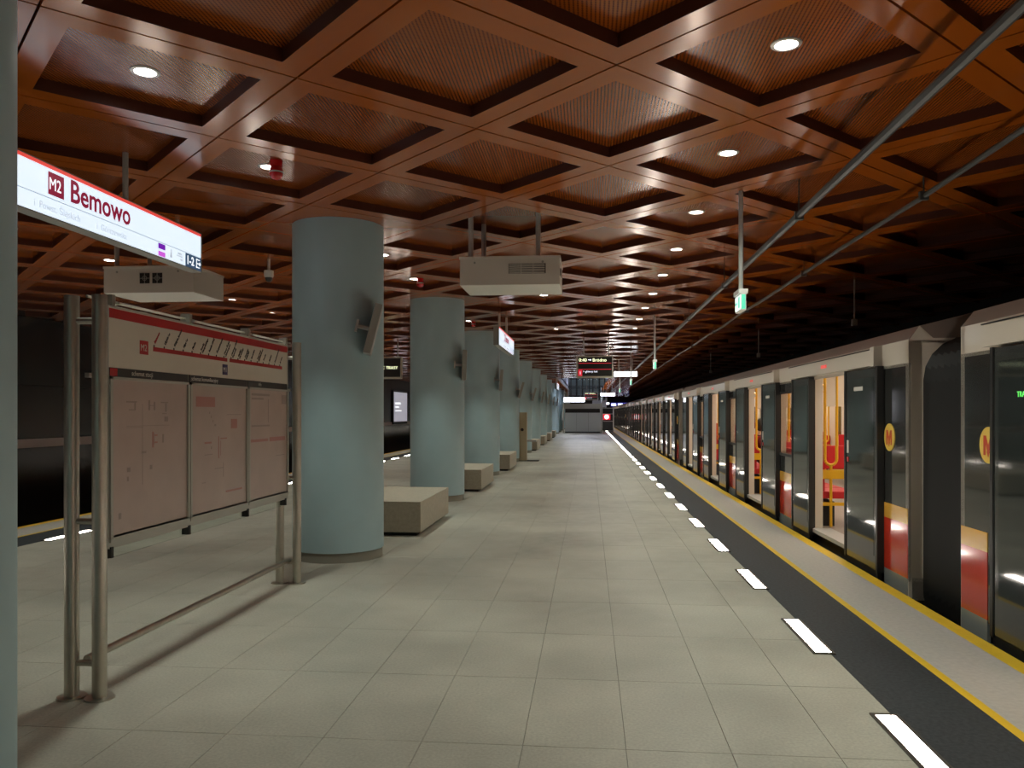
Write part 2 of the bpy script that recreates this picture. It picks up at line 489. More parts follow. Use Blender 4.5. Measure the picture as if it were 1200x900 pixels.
fmb = MB(); frame_geo(fmb, 0, 0, 0)
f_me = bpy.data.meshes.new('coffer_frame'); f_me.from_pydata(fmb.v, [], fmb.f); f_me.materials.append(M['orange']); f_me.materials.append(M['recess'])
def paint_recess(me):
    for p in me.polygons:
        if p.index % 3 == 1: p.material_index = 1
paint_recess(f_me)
pmb = MB(); plate_geo(pmb, 0, 0, 0)
p_me = bpy.data.meshes.new('perforated_plate'); p_me.from_pydata(pmb.v, [], pmb.f); p_me.materials.append(M['perf'])
flat_me = MB().prism(dia(A), 'z', 0, .06).mesh('flat_panel', M['orange'])
col_cells = {(-3, 4 + 6 * k) for k in range(-1, 15)}
coff = []
for i in range(-12, 8):
    for j in range(-5, 103):
        if (i + j) % 2 == 0: continue
        x, y = GX + GS * i, GY + GS * j
        if y > 99 or y < -0.5: continue
        if sx0 - .2 < x < sx1 + .2 and sy0 - .2 < y < sy1 + .2: continue
        p = project(x, y, CZ)
        seen = p is not None and -150 < p[0] < 1350 and p[1] > -150
        coff.append((not seen, p[2] if p else 0, i, j, x, y))
coff.sort()
far_f, far_p = MB(), MB()
for n, (ns, d, i, j, x, y) in enumerate(coff):
    if (i, j) in col_cells:
        link('flat_panel', flat_me, ceil, (x, y, CZ)); continue
    if n < 285:
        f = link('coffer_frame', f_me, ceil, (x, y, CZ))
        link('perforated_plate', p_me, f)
    else:
        frame_geo(far_f, x, y, CZ); plate_geo(far_p, x, y, CZ)
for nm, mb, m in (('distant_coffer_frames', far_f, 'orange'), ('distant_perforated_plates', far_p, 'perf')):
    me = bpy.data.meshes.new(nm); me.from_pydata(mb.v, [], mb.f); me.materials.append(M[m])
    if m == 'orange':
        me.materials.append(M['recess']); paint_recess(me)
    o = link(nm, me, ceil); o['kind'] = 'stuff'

# ---------------------------------------------------------------- columns
cprof = [(COLR - .012, 0.0), (COLR - .012, .10), (COLR, .105), (COLR, CZ - .002)]
c_me = MB().lathe([(COLR, .10), (COLR, CZ)], 64).mesh('shaft', M['column'], True)
cf_me = MB().lathe([(COLR - .012, 0), (COLR - .012, .105)], 64).mesh('foot_ring', M['plinth'], True)
cs_me = MB().lathe([(COLR + .0015, 1.72), (COLR + .0015, 1.724)], 64).mesh('joint_line', M['plinth'], True)
cols = []
for k in range(-1, 15):
    y = 8.24 + 5.55 * k
    if y > 92: break
    if k == -1: lab = 'pale blue round column cut off by the left edge of the view, beside the lit sign'
    elif k == 0: lab = 'pale blue round column right behind the map stand, nearest one fully in view'
    else: lab = 'pale blue round column, %s one behind the map stand' % nth(k)
    t = thing('column', lab, 'column', (COLX, y, 0), 'row of blue columns')
    link('shaft', c_me, t); link('foot_ring', cf_me, t)
    cols.append(t)

# wall speakers on the columns
spk_box = MB().box(-.035, .035, -.17, .17, -.25, .25).mesh('speaker_case', M['signcase'], False, .006)
spk_front = MB().box(.035, .039, -.155, .155, -.235, .235).mesh('grille', M['greypole'])
spk_arm = MB().tube((-.16, 0, 0), (-.03, 0, 0), .022, 10).box(-.175, -.15, -.05, .05, -.06, .06).mesh('bracket', M['galv'])
for k in range(0, 9):
    y = 8.24 + 5.55 * k
    a = radians((-38, -30, -26, -24, -20, -18, -16, -16, -16)[k])
    tilt = radians((14, 2, 4, 16, 16, 12, 10, 8, 8)[k])
    r = COLR + .13
    z = (2.33, 2.31, 2.28, 2.2, 2.2, 2.2, 2.2, 2.2, 2.2)[k]
    t = thing('wall_speaker', ('flat grey speaker tilted on the nearest full column, behind the map stand' if k == 0 else
              'flat grey speaker bracketed to the %s column behind the map stand' % nth(k)), 'speaker', (COLX + r * cos(a), y + r * sin(a), z), 'speakers on the columns')
    t.rotation_euler = (0, tilt, radians((14, 8, 6, 6, 5, 5, 4, 4, 4)[k]))
    link('speaker_case', spk_box, t); link('grille', spk_front, t); link('bracket', spk_arm, t)

# ---------------------------------------------------------------- benches
b_me = MB().box(-.585, .585, 0, 1.95, .045, .42).mesh('seat_block', M['bench'], False, .008)
bp_me = MB().box(-.52, .52, .06, 1.89, 0, .05).mesh('plinth', M['black'])
bn = 0
for k in (0, 1, 2, 4, 5, 6, 7):
    y = 9.62 + 5.55 * k
    lab = 'low stone block bench behind the nearest full blue column' if k == 0 else 'low stone block bench between blue columns, %s from the camera' % nth(bn)
    t = thing('bench', lab, 'bench', (-2.62, y, 0), 'stone benches between the columns')
    link('seat_block', b_me, t); link('plinth', bp_me, t); bn += 1

# ---------------------------------------------------------------- floor light strips
sl_me = MB().box(-.0475, .0475, -.40, .40, .0, .006).mesh('strip_lens', M['lens'])
sf = MB().box(-.068, -.048, -.425, .425, 0, .008).box(.048, .068, -.425, .425, 0, .008).box(-.048, .048, -.425, -.401, 0, .008).box(-.048, .048, .401, .425, 0, .008)
sf_me = sf.mesh('strip_frame', M['stripframe'])
for side, x in (('train', 1.4585), ('empty track', -6.33)):
    n = 0
    for k in range(-2, 49):
        y = 5.58 - 1.85 + 1.85 * k
        if y > 92: continue
        t = thing('floor_light', 'white light strip set in the floor, %s in the row on the %s side' % (nth(n) if k >= 0 else 'behind-camera ' + nth(n + 2), side) if k >= 0
                  else 'white light strip in the floor behind the camera, %s of the %s side row' % (nth(k + 2), side), 'floor light', (x, y, 0.0), 'floor light strips on the %s side' % side)
        link('strip_lens', sl_me, t); link('strip_frame', sf_me, t)
        if k >= 0: n += 1

# ---------------------------------------------------------------- ceiling downlights
PZ = CZ + .078
ring_me = MB().lathe([(.062, .0), (.062, -.008), (.082, -.006), (.084, 0.0)], 24).mesh('trim_ring', M['ring'], True)
lens_me = MB().lathe([(0.0, -.004), (.063, -.004)], 24).mesh('lamp_lens', M['lamp'])
beams = {}
for (ri, w, ang) in ((1, 1.15, 132), (-3, .95, 86), (-7, .8, 112)):
    spot = bpy.data.lights.new('downlight_beam', 'SPOT')
    spot.energy = SPOT_W * w; spot.color = (0.93, 1.0, 0.88)
    spot.spot_size = radians(ang); spot.spot_blend = .55 if ri == -3 else 1.0; spot.shadow_soft_size = 0.05
    beams[ri] = spot
def downlight(x, y, label, grp, lamp):
    t = thing('ceiling_light', label, 'ceiling light', (x, y, PZ), grp)
    link('trim_ring', ring_me, t); link('lamp_lens', lens_me, t)
    if lamp is not None:
        l = bpy.data.objects.new('lamp_beam', beams[lamp]); col.objects.link(l); l.parent = t; l.location = (0, 0, -.012)
for (i, row) in ((1, 'row on the train side'), (-3, 'row along the columns'), (-7, 'row on the empty track side')):
    n = 0; n0_ = 0
    for j in range(-2, 96, 2):
        if (i, j) in col_cells: continue
        x, y = GX + GS * i, GY + GS * j
        if sx0 - .4 < x < sx1 + .4 and sy0 - .4 < y < sy1 + .4: continue
        if y > 92: continue
        p = project(x, y, PZ)
        if p and -60 < p[0] < 1260 and p[1] > -40:
            lab = 'small round recessed ceiling light, %s in the %s' % (nth(n), row); n += 1
        else:
            n0_ += 1
            lab = 'recessed ceiling light outside the view, %s of the %s' % (nth(n0_ - 1), row)
        downlight(x, y, lab, 'recessed lights, ' + row, i)
for n, j in enumerate((10, 16, 22, 28, 34)):
    downlight(GX - GS, GY + GS * j, 'small round recessed ceiling light between the rows, %s beyond the hanging projector' % nth(n), 'recessed lights between the rows', None)

# red alarm beacons beside column row lights
for n, j in enumerate((2, 8, 14)):
    y = GY + GS * j
    t = thing('alarm_beacon', 'red globe alarm beacon under the ceiling, %s' % ('left of the nearest full column' if n == 0 else 'above the second full column' if n == 1 else 'above the third full column'), 'beacon', (-2.50, y - .14, CZ + .078), 'red alarm beacons')
    MB().lathe([(0, 0), (.05, 0), (.05, -.045), (.042, -.05)], 20).build('base', M['beacon'], t, True)
    MB().lathe([(.044, -.05), (.052, -.075), (.054, -.09)], 20).build('upper_lens', M['beacon'], t, True)
    MB().lathe([(.055, -.09), (.055, -.102)], 20).build('white_band', M['white'], t, True)
    MB().lathe([(.054, -.102), (.048, -.13), (.03, -.15), (0, -.156)], 20).build('lower_lens', M['beacon'], t, True)

# ---------------------------------------------------------------- hanging lit station signs
def station_sign(y0, X, label, full=True, L=3.08):
    t = thing('station_sign', label, 'sign', (X, y0, 0), 'lit station name signs')
    z0, z1 = 2.79, 3.145
    MB().box(-.10, -.004, 0, L, z0, z1).box(-.004, 0.006, 0, L, z0, z0 + .008).box(-.004, 0.006, 0, L, z1 - .006, z1).box(-.004, .006, L - .008, L, z0, z1).box(-.004, .006, 0, .008, z0, z1).build('case', M['signcase'], t)
    MB().box(-.004, 0.0, .008, L - .008, z0 + .008, z1 - .03).build('lit_face', M['lit'], t)
    MB().box(-.004, 0.001, .008, L - .008, z1 - .03, z1 - .006).build('red_band', M['litred'], t)
    MB().box(0, .001, .008, L - .008, z0 + .128, z0 + .131).build('divider_line', M['litnavy'], t)
    for py in (.55, 1.95):
        MB().tube((-.05, py, z1), (-.05, py, CZ + .082), .022, 10).build('hanger_pole', M['greypole'], t)
    if full:
        b = MB().box(0, .001, .98, 1.14, z0 + .155, z0 + .305).build('line_badge', M['litcrimson'], t)
        text('M2', .115, (.002, .985, z0 + .19), FACE_X, M['litletter'], b, squeeze=.86)
    text('Bemowo', .215, (.0015, 1.20, z0 + .165), FACE_X, M['litcrimson'], t, squeeze=.94, bold=.004)
    text('i  Powst. Śląskich', .066, (.0015, .84, z0 + .045), FACE_X, M['litgrey'], t)
    text('i  Górczewska', .066, (.0015, 1.50, z0 + .045), FACE_X, M['litgrey'], t)
    MB().box(0, .001, 2.34, 2.45, z0 + .075, z0 + .12).build('purple_mark', M['litpurple'], t)
    MB().box(0, .001, 2.34, 2.45, z0 + .015, z0 + .055).build('magenta_mark', M['litpink'], t)
    mb = MB()
    mb.box(0, .001, 2.535, 2.555, z0 + .055, z0 + .085).box(0, .001, 2.53, 2.56, z0 + .035, z0 + .055).box(0, .001, 2.537, 2.553, z0 + .09, z0 + .105)
    mb.box(0, .001, 2.64, 2.74, z0 + .07, z0 + .078).box(0, .001, 2.66, 2.72, z0 + .088, z0 + .102).box(0, .001, 2.70, 2.74, z0 + .04, z0 + .052)
    mb.build('pictograms', M['litgrey'], t)
    p = MB().box(0, .001, 2.79, L - .008, z0 + .010, z0 + .126).build('exit_patch', M['litnavy'], t)
    text('1-2', .105, (.002, 2.805, z0 + .035), FACE_X, M['litletter'], p, bold=.002)
    MB().box(0.001, .0025, 2.985, 2.995, z0 + .03, z0 + .11).box(0.001, .0025, 2.985, 3.05, z0 + .03, z0 + .038).box(0.001, .0025, 2.985, 3.05, z0 + .10, z0 + .108).box(.001, .0025, 3.00, 3.05, z0 + .064, z0 + .074).prism([(3.045, z0 + .05), (3.07, z0 + .069), (3.045, z0 + .088)], 'x', .001, .0025).build('exit_symbol', M['litletter'], p)
station_sign(4.0, -3.545, 'large lit white station sign BEMOWO, hanging at upper left above the map stand')
station_sign(15.1, -1.695, 'lit white station sign hanging in front of the third full blue column')
station_sign(42.85, -1.695, 'small distant lit white station sign near the far columns')

# ---------------------------------------------------------------- hanging projector boxes
def projector(x0, y0, label, kind):
    t = thing('ceiling_projector', label, 'projector', (x0, y0, 0), 'grey projector boxes hung from the ceiling')
    z0, z1 = 2.775, 3.05
    MB().box(0, 1.0, 0, .7, z0, z1).build('housing', M['casing'], t, False, .008)
    MB().box(-.006, 1.006, -.006, .706, z1 - .012, z1 + .012).build('lid', M['casing'], t)
    for (px, py) in ((.10, .08), (.78, .08), (.16, .62)):
        MB().tube((px, py, z1), (px, py, CZ + .082), .026, 12).build('hanger_pole', M['galv'], t)
    for px in (.15, .83): MB().tube((px, -.006, z1 - .05), (px, 0, z1 - .05), .012, 10).build('screw', M['signcase'], t)
    if kind == 0:
        v = MB().box(.49, .86, -.003, .001, 2.885, 2.985).build('vent', M['black'], t)
        for c in range(3):
            for r in range(6):
                MB().box(.495 + c * .122, .607 + c * .122, -.008, -.002, 2.888 + r * .0165, 2.896 + r * .0165).build('slat', M['casing'], v)
        MB().box(.61, .617, -.008, 0, 2.885, 2.985).box(.732, .739, -.008, 0, 2.885, 2.985).build('divider', M['casing'], v)
        MB().box(1.0, 1.012, .05, .2, 2.87, 2.94).build('side_latch', M['signcase'], t)
    else:
        for c in (0, 1):
            fx = .46 + c * .14
            v = MB().box(fx - .055, fx + .055, -.003, .001, 2.875, 2.985).build('fan_vent', M['black'], t)
            g = MB()
            g.box(fx - .055, fx + .055, -.007, -.002, 2.926, 2.932).box(fx - .003, fx + .003, -.007, -.002, 2.875, 2.985)
            g.build('fan_guard', M['signcase'], v)
            MB().lathe([(.02, 0), (.027, 0.0)], 16).build('fan_hub', M['signcase'], v)
            v.children[-1].rotation_euler = (pi / 2, 0, 0); v.children[-1].location = (fx, -.006, 2.93)
    return t
projector(-1.285, 7.96, 'pale grey projector box with slotted vent hanging over the middle of the platform', 0)
projector(-5.15, 8.12, 'grey projector box with two fan vents hanging behind the lit BEMOWO sign', 1)

# ---------------------------------------------------------------- map stand
ms = thing('map_stand', 'steel framed stand with metro line map and three faded posters at left', 'information stand', (-2.63, 0, 0))
YA, YB = 4.0, 6.87
for (x, y) in ((.07, YA), (-.085, YA), (.07, YB), (-.085, YB)):
    p = MB().tube((x, y, 0.008), (x, y, 2.12), .037, 20).build('post', M['steel'], ms, True)
    MB().tube((x, y, 0), (x, y, .01), .075, 20).build('base_flange', M['steel'], p, True)
for y in (YA, YB):
    for z in (.185, .93, 1.985):
        MB().tube((-.085, y, z), (.07, y, z), .017, 12).build('rung', M['steel'], ms, True)
MB().tube((0, YA, .205), (0, YB, .205), .021, 14).build('bottom_rail', M['steel'], ms, True)
MB().tube((0, YA, 2.115), (0, YB, 2.115), .008, 8).build('top_rod', M['steel'], ms, True)
y0, y1 = 4.16, 6.77
MB().box(-.02, .022, y0, y1, 2.082, 2.092).box(-.02, .022, y0 - .012, y0, .76, 2.092).box(-.02, .022, y1, y1 + .012, .76, 2.092).box(-.02, .022, y0, y1, .755, .825).build('panel_frame', M['frame'], ms)
for y in (YA, YB):
    for z in (.93, 1.70):
        s = 1 if y == YA else -1
        MB().box(-.012, .012, min(y, y + s * .16), max(y, y + s * .16), z - .012, z + .012).build('side_clamp', M['steel'], ms)
MB().box(-.018, .016, y0, y1, .825, 2.082).build('backing_board', M['signcase'], ms)
MB().box(-.003, .003, y0, y1, .70, .755).build('glass_rail', M['clear'], ms)
for yy in (4.18, 5.04, 5.95, 6.72):
    c = MB().box(-.03, .034, yy - .012, yy + .022, 2.088, 2.15).box(-.05, .05, yy + .03, yy + .055, 2.10, 2.112).build('top_clamp', M['steel'], ms)
    MB().box(-.02, .03, yy - .012, yy + .012, .705, .765).build('bottom_clamp', M['black'], ms)
# line map
lm = MB().box(.016, .020, y0, y1, 1.752, 2.082).build('line_map', M['paper'], ms)
MB().box(.020, .0212, y0, y1, 2.024, 2.076).build('red_header', M['print_red'], lm)
MB().box(.020, .0212, y0 + .45, y0 + 1.445, 1.872, 1.898).box(.020, .0212, y0 + 1.485, y1 - .12, 1.872, 1.898).build('line_bar', M['print_red'], lm)
MB().box(.020, .0214, y0 + .305, y0 + .395, 1.845, 1.925).build('line_badge', M['print_red'], lm)
text('M2', .055, (.0216, y0 + .31, 1.866), FACE_X, M['print_white'], lm)
MB().box(.020, .0214, y0 + 1.37, y0 + 1.45, 1.775, 1.85).build('interchange_badge', M['print_navy'], lm)
text('M1', .05, (.0216, y0 + 1.375, 1.795), FACE_X, M['print_white'], lm)
stations = ['Bemowo', 'Ulrychów', 'Księcia Janusza', 'Młynów', 'Płocka', 'Rondo\nDaszyńskiego', 'Rondo ONZ', 'Świętokrzyska', 'Nowy Świat-\nUniwersytet', 'Centrum Nauki\nKopernik', 'Stadion\nNarodowy', 'Dworzec\nWileński', 'Szwedzka', 'Targówek\nMieszkaniowy', 'Trocka', 'Zacisze', 'Kondratowicza', 'Bródno']
tick = MB()
for i, s in enumerate(stations):
    yy = y0 + .46 + i * (1.98 / 17)
    tick.box(.020, .0214, yy - .006, yy + .006, 1.898, 1.91)
    o = text(s, .024, (.0215, yy + .012, 1.918), FACE_X, M['print_red'] if i == 0 else M['print_black'], lm, 'station_name', depth=.0003, bold=.0012)
    R = Matrix(((0, 0, 1), (1, 0, 0), (0, 1, 0))).to_4x4() @ Matrix.Rotation(radians(52), 4, 'Z')
    o.rotation_euler = R.to_euler()
tick.build('station_ticks', M['print_black'], lm)
# three posters
pe = [(4.16, 5.035, 'schemat stacji'), (5.045, 5.945, 'schemat komunikacyjny'), (5.955, 6.77, 'info')]
for n, (a, b, s) in enumerate(pe):
    h = MB().box(.016, .021, a + .004, b - .004, 1.702, 1.75).build('title_strip', M['print_black'], ms)
    off = a + .22 if n == 0 else a + .03 if n == 1 else a + .2
    text(s, .04, (.0215, off, 1.715), FACE_X, M['print_white'], h)
    if n == 0:
        bb = MB().box(.021, .0218, a + .01, a + .08, 1.705, 1.747).build('line_badge', M['print_red'], h)
    f = MB().box(.016, .034, a, a + .022, .81, 1.70).box(.016, .034, b - .022, b, .81, 1.70).box(.016, .034, a, b, .79, .815).box(.016, .034, a, b, 1.685, 1.70).build('poster_frame', M['frame'], ms)
    p = MB().box(.016, .022, a + .022, b - .022, .815, 1.685).build('poster', M['poster'], ms)
    g, r = MB(), []
    def mark(mb, u0, u1, v0, v1):
        if mb is r: mb.append(MB()); mb = mb[-1]
        w, hh = (b - a - .05), .86
        mb.box(.022, .0225, a + .025 + u0 * w, a + .025 + u1 * w, 1.68 - v1 * hh, 1.68 - v0 * hh)
    rr = random.Random(n + 3)
    if n == 0:
        for (u0, u1, v0, v1) in ((.17, .30, .13, .14), (.27, .285, .14, .19), (.2, .28, .185, .192), (.45, .47, .12, .19), (.52, .54, .13, .19), (.47, .52, .155, .16), (.62, .72, .13, .138), (.68, .7, .14, .2), (.64, .7, .21, .216), (.67, .72, .235, .27), (.17, .74, .295, .298), (.17, .38, .305, .308), (.37, .373, .15, .7), (.52, .53, .35, .43), (.64, .66, .36, .42), (.18, .22, .57, .6), (.18, .2, .63, .66), (.47, .50, .57, .6), (.36, .42, .47, .485), (.08, .11, .86, .9)):
            mark(g, u0, u1, v0, v1)
        for (u0, u1, v0, v1) in ((.5, .52, .34, .45), (.53, .57, .36, .37), (.53, .57, .41, .42)): mark(r, u0, u1, v0, v1)
    elif n == 1:
        for q in ((.08, .40, .08, .16), (.60, .92, .86, .875), (.22, .34, .44, .455), (.46, .475, .40, .58), (.50, .62, .415, .425), (.50, .505, .44, .56), (.70, .82, .26, .34)): mark(r, *q)
        for q in ((.30, .315, .20, .215), (.33, .34, .23, .25), (.36, .37, .265, .285), (.39, .42, .30, .315), (.22, .36, .54, .546), (.40, .56, .66, .666), (.33, .345, .48, .50), (.18, .24, .76, .765), (.55, .556, .62, .74), (.62, .9, .22, .225)): mark(g, *q)
    else:
        for (u0, u1, v0, v1) in ((.06, .52, .03, .05), (.06, .36, .07, .085), (.48, .49, .08, .3), (.06, .52, .32, .335), (.7, .95, .62, .626), (.86, 1., .03, .12)): mark(g, u0, u1, v0, v1)
        for (u0, u1, v0, v1) in ((.04, .48, .45, .475), (.52, .96, .44, .48)): mark(r, u0, u1, v0, v1)
    g.build('grey_print', M['print_grey'], p); [q.build('red_print', M['print_pale'], p) for q in r]

# ---------------------------------------------------------------- passenger displays
def top_z(x, y):
    return 5.4 if SHAFT[0] < x < SHAFT[1] and SHAFT[2] < y < SHAFT[3] else CZ + .082
def display(x, y, label, kind):
    t = thing('departure_display', label, 'display', (x, y, 0), 'hanging departure displays')
    w, z0, z1 = .50, 2.46, 3.07
    MB().box(-w, w, 0, .16, z0, z1).build('case', M['dispframe'], t, False, .006)
    s = MB().box(-w + .045, w - .03, -.004, .002, z0 + .05, z1 - .04).build('screen', M['screen'], t)
    for px in (-.3, .38): MB().tube((px, .08, z1), (px, .08, top_z(x, y)), .02, 10).build('hanger_pole', M['greypole'], t)
    if kind == 'route':
        text('0:40', .125, (-.43, -.006, 2.91), FACE_Y, M['led'], s, 'led_text')
        MB().box(-.18, -.10, -.007, -.004, 2.945, 2.962).prism([(-.12, 2.93), (-.085, 2.9535), (-.12, 2.977)], 'y', -.007, -.004).build('led_arrow', M['ledwhite'], s)
        text('Bródno', .125, (-.06, -.006, 2.91), FACE_Y, M['led'], s, 'led_text')
        MB().box(-.44, .45, -.007, -.004, 2.855, 2.867).box(-.44, .45, -.007, -.004, 2.69, 2.702).build('red_rule', M['ledred'], s)
        b = MB().box(-.45, -.34, -.006, -.004, 2.515, 2.68).build('red_badge', M['ledred'], s)
        text('1', .11, (-.42, -.008, 2.56), FACE_Y, M['ledwhite'], b, 'led_text')
        text('> główny hol', .075, (-.32, -.006, 2.61), FACE_Y, M['ledwhite'], s, 'led_text')
    else:
        text('KONIEC TRASY', .115, (-.40, -.006, 2.73), FACE_Y, M['led'], s, 'led_text')
    return t
display(.16, 22.1, 'hanging display reading 0:40 Bródno above the middle of the platform', 'route')
display(.16, 60.2, 'small distant departure display over the stair block', 'route')
display(-5.72, 22.1, 'hanging display reading KONIEC TRASY, seen between the first two full columns', 'end')

# lit white signs further away
def white_sign(x, y, z, w, h, label, poles=True):
    t = thing('hanging_sign', label, 'sign', (x, y, z), 'distant lit white signs')
    MB().box(-w / 2 - .015, w / 2 + .015, .004, .1, -.015, h + .015).build('case', M['signcase'], t)
    MB().box(-w / 2, w / 2, 0, .006, 0, h).build('lit_face', M['litwhite'], t)
    if poles:
        for px in (-w * .3, w * .3): MB().tube((px, .05, h), (px, .05, top_z(x, y) - z), .02, 8).build('hanger_pole', M['greypole'], t)
white_sign(1.33, 29.4, 2.83, .82, .17, 'bright white lit sign right of the hanging Bródno display')
white_sign(1.33, 57.0, 2.70, 1.0, .2, 'small bright white lit sign beside the distant departure display')
white_sign(-1.08, 59.6, 2.32, 1.55, .32, 'wide white lit sign left of the distant departure display', True)
white_sign(1.55, 80.0, 2.35, .9, .18, 'tiny white lit sign beyond the stair block near the train')

# ---------------------------------------------------------------- exit signs on poles
for n, y in enumerate((7.1, 16.35, 25.6, 34.85)):
    t = thing('exit_sign', ('green lit exit sign on a ceiling pole, %s along the train side' % ('nearest' if n == 0 else nth(n))), 'exit sign', (1.33, y, 0), 'exit signs on poles')
    MB().tube((0, .12, 2.57), (0, .12, CZ + .082), .02, 12).build('pole', M['galv'], t, True)
    MB().box(-.04, .04, .0, .26, 2.535, 2.575).build('cap', M['white'], t, False, .005)
    b = MB().box(-.022, .022, .0, .26, 2.39, 2.535).build('case', M['white'], t)
    f = MB().box(-.026, -.022, .012, .248, 2.402, 2.523).build('lit_face', M['exitwhite'], t)
    g = MB()
    g.box(-.028, -.026, .03, .095, 2.415, 2.51)
    g.box(-.028, -.026, .125, .19, 2.455, 2.47).box(-.028, -.026, .15, .165, 2.42, 2.495).box(-.028, -.026, .195, .235, 2.455, 2.47)
    g.build('running_figure', M['exitgreen'], f)
    MB().box(-.015, .015, -.003, 0.0, 2.40, 2.525).build('end_glow', M['exitgreen'], t)

# ---------------------------------------------------------------- ceiling service rails above the train side
def service_rail(x, z, r, label, wav):
    t = thing('cable_rail', label, 'rail', (x, 0, z), 'cable rails under the ceiling')
    pts = []
    y = -1.0
    while y < 95:
        pts.append((wav * sin(y * 1.9) * .6 + random.uniform(-wav, wav) * .4, y, wav * sin(y * 1.3 + 1) * .5)); y += 2.0
    MB().path(pts, r, 8).build('tube', M['railgrey'], t, True)
    mb_c = MB().tube((0, 0, 0), (0, 0, CZ - z), .006, 6).box(-.035, .035, -.02, .02, -.04, .03).mesh('hanger', M['railgrey'])
    for k in range(12):
        link('hanger', mb_c, t, (0, 3.2 + k * 3.7, 0))
service_rail(1.745, 3.15, .030, 'thick grey cable rail under the orange ceiling, nearer the platform middle', 0.0)
service_rail(2.74, 3.29, .022, 'thin grey cable conduit under the ceiling above the train edge', .02)
for n, (x, y) in enumerate(((4.0, 12.6), (4.0, 19.5), (4.0, 27.0))):
    t = thing('hanging_microphone', 'tiny grey drop fitting hanging in the dark above the train, %s from the camera' % nth(n), 'fitting', (x, y, 0), 'drop fittings above the train')
    MB().tube((0, 0, 2.92), (0, 0, CZ + .1), .012, 8).build('rod', M['galv'], t)
    MB().box(-.04, .04, -.03, .03, 2.82, 2.92).build('fitting_body', M['greypole'], t, False, .01)

# ceiling camera
t = thing('ceiling_camera', 'small white camera dropped from the ceiling left of the nearest full column', 'camera', (-4.12, 10.05, 0))
MB().tube((0, 0, 3.33), (0, 0, CZ + .08), .018, 10).build('stem', M['white'], t)
MB().lathe([(0, 3.34), (.06, 3.34), (.06, 3.27), (.05, 3.25)], 18).build('camera_body', M['white'], t, True)
MB().lathe([(.05, 3.25), (.043, 3.215), (.025, 3.195), (0, 3.19)], 18).build('dome', M['screen'], t, True)

# ---------------------------------------------------------------- help point pillar
t = thing('help_point', 'slim tan help pillar with a small shelf beside the fourth full column', 'help point', (-2.05, 25.0, 0))
MB().box(-.12, .12, 0, .32, .02, 1.52).build('pillar_body', M['tan'], t, False, .01)
MB().box(-.14, .5, -.05, .4, 0, .02).build('base_plate', M['black'], t)
MB().box(.12, .42, .05, .28, .60, .66).build('shelf', M['galv'], t, False, .01)
MB().tube((-.02, -.015, .98), (-.02, .01, .98), .05, 16).build('call_button', M['black'], t)

# ---------------------------------------------------------------- lit poster on the far side wall
t = thing('wall_poster', 'bright pale poster case on the far wall, seen between the first two full columns', 'poster', (-11.2, 45.3, 0))
MB().box(-.02, .06, -.12, 3.4, .85, 2.82).build('poster_case', M['black'], t)
pf = MB().box(.06, .075, 0.0, 3.3, 1.0, 2.72).build('poster_face', mat('poster_backlit', (0.5, 0.5, 0.55), 0.4, emit=(0.50, 0.50, 0.58), estr=.62), t)
MB().box(.075, .078, .2, 1.6, 2.0, 2.12).box(.075, .078, .2, 1.2, 1.8, 1.9).box(.075, .078, .25, 1.8, 1.6, 1.66).build('blue_print', M['litletter'], pf)

# ---------------------------------------------------------------- stair block at the far end
t = thing('stair_block', 'grey panelled stair block standing across the platform at the far end', 'stairs', (-.48, 60.8, 0))
for k in range(3):
    MB().box(-1.32 + k * .88 + .006, -1.32 + (k + 1) * .88 - .006, 0, .08, .10, 1.52).build('front_panel', M['stair'], t)
MB().box(-1.32, 1.32, .06, 9.0, 0.0, .10).build('plinth', M['black'], t)
MB().box(-1.30, 1.30, .10, 9.0, .10, 1.82).build('core', M['void'], t)
MB().box(-1.36, 1.36, -.04, 9.0, 1.82, 2.20).build('upper_band', M['staircap'], t)
for s in (-1, 1):
    MB().box(s * 1.42 - .05, s * 1.42 + .05, -.1, .0, 0, 2.25).build('side_post', M['staircap'], t)
    MB().prism([(-.6, .95), (6.0, 3.6), (6.0, 2.6), (-.6, .1)], 'x', s * 1.5 - .008, s * 1.5 + .008).build('glass_balustrade', M['clear'], t)
    MB().tube((s * 1.5, -.6, .98), (s * 1.5, 6.0, 3.63), .035, 8).build('handrail', M['galv'], t)
MB().prism([(-.95, 2.2), (.75, 2.2), (.75, 2.62), (.4, 2.78), (-.6, 2.78), (-.95, 2.62)], 'y', 1.0, 1.5).build('arched_beam', M['void'], t)

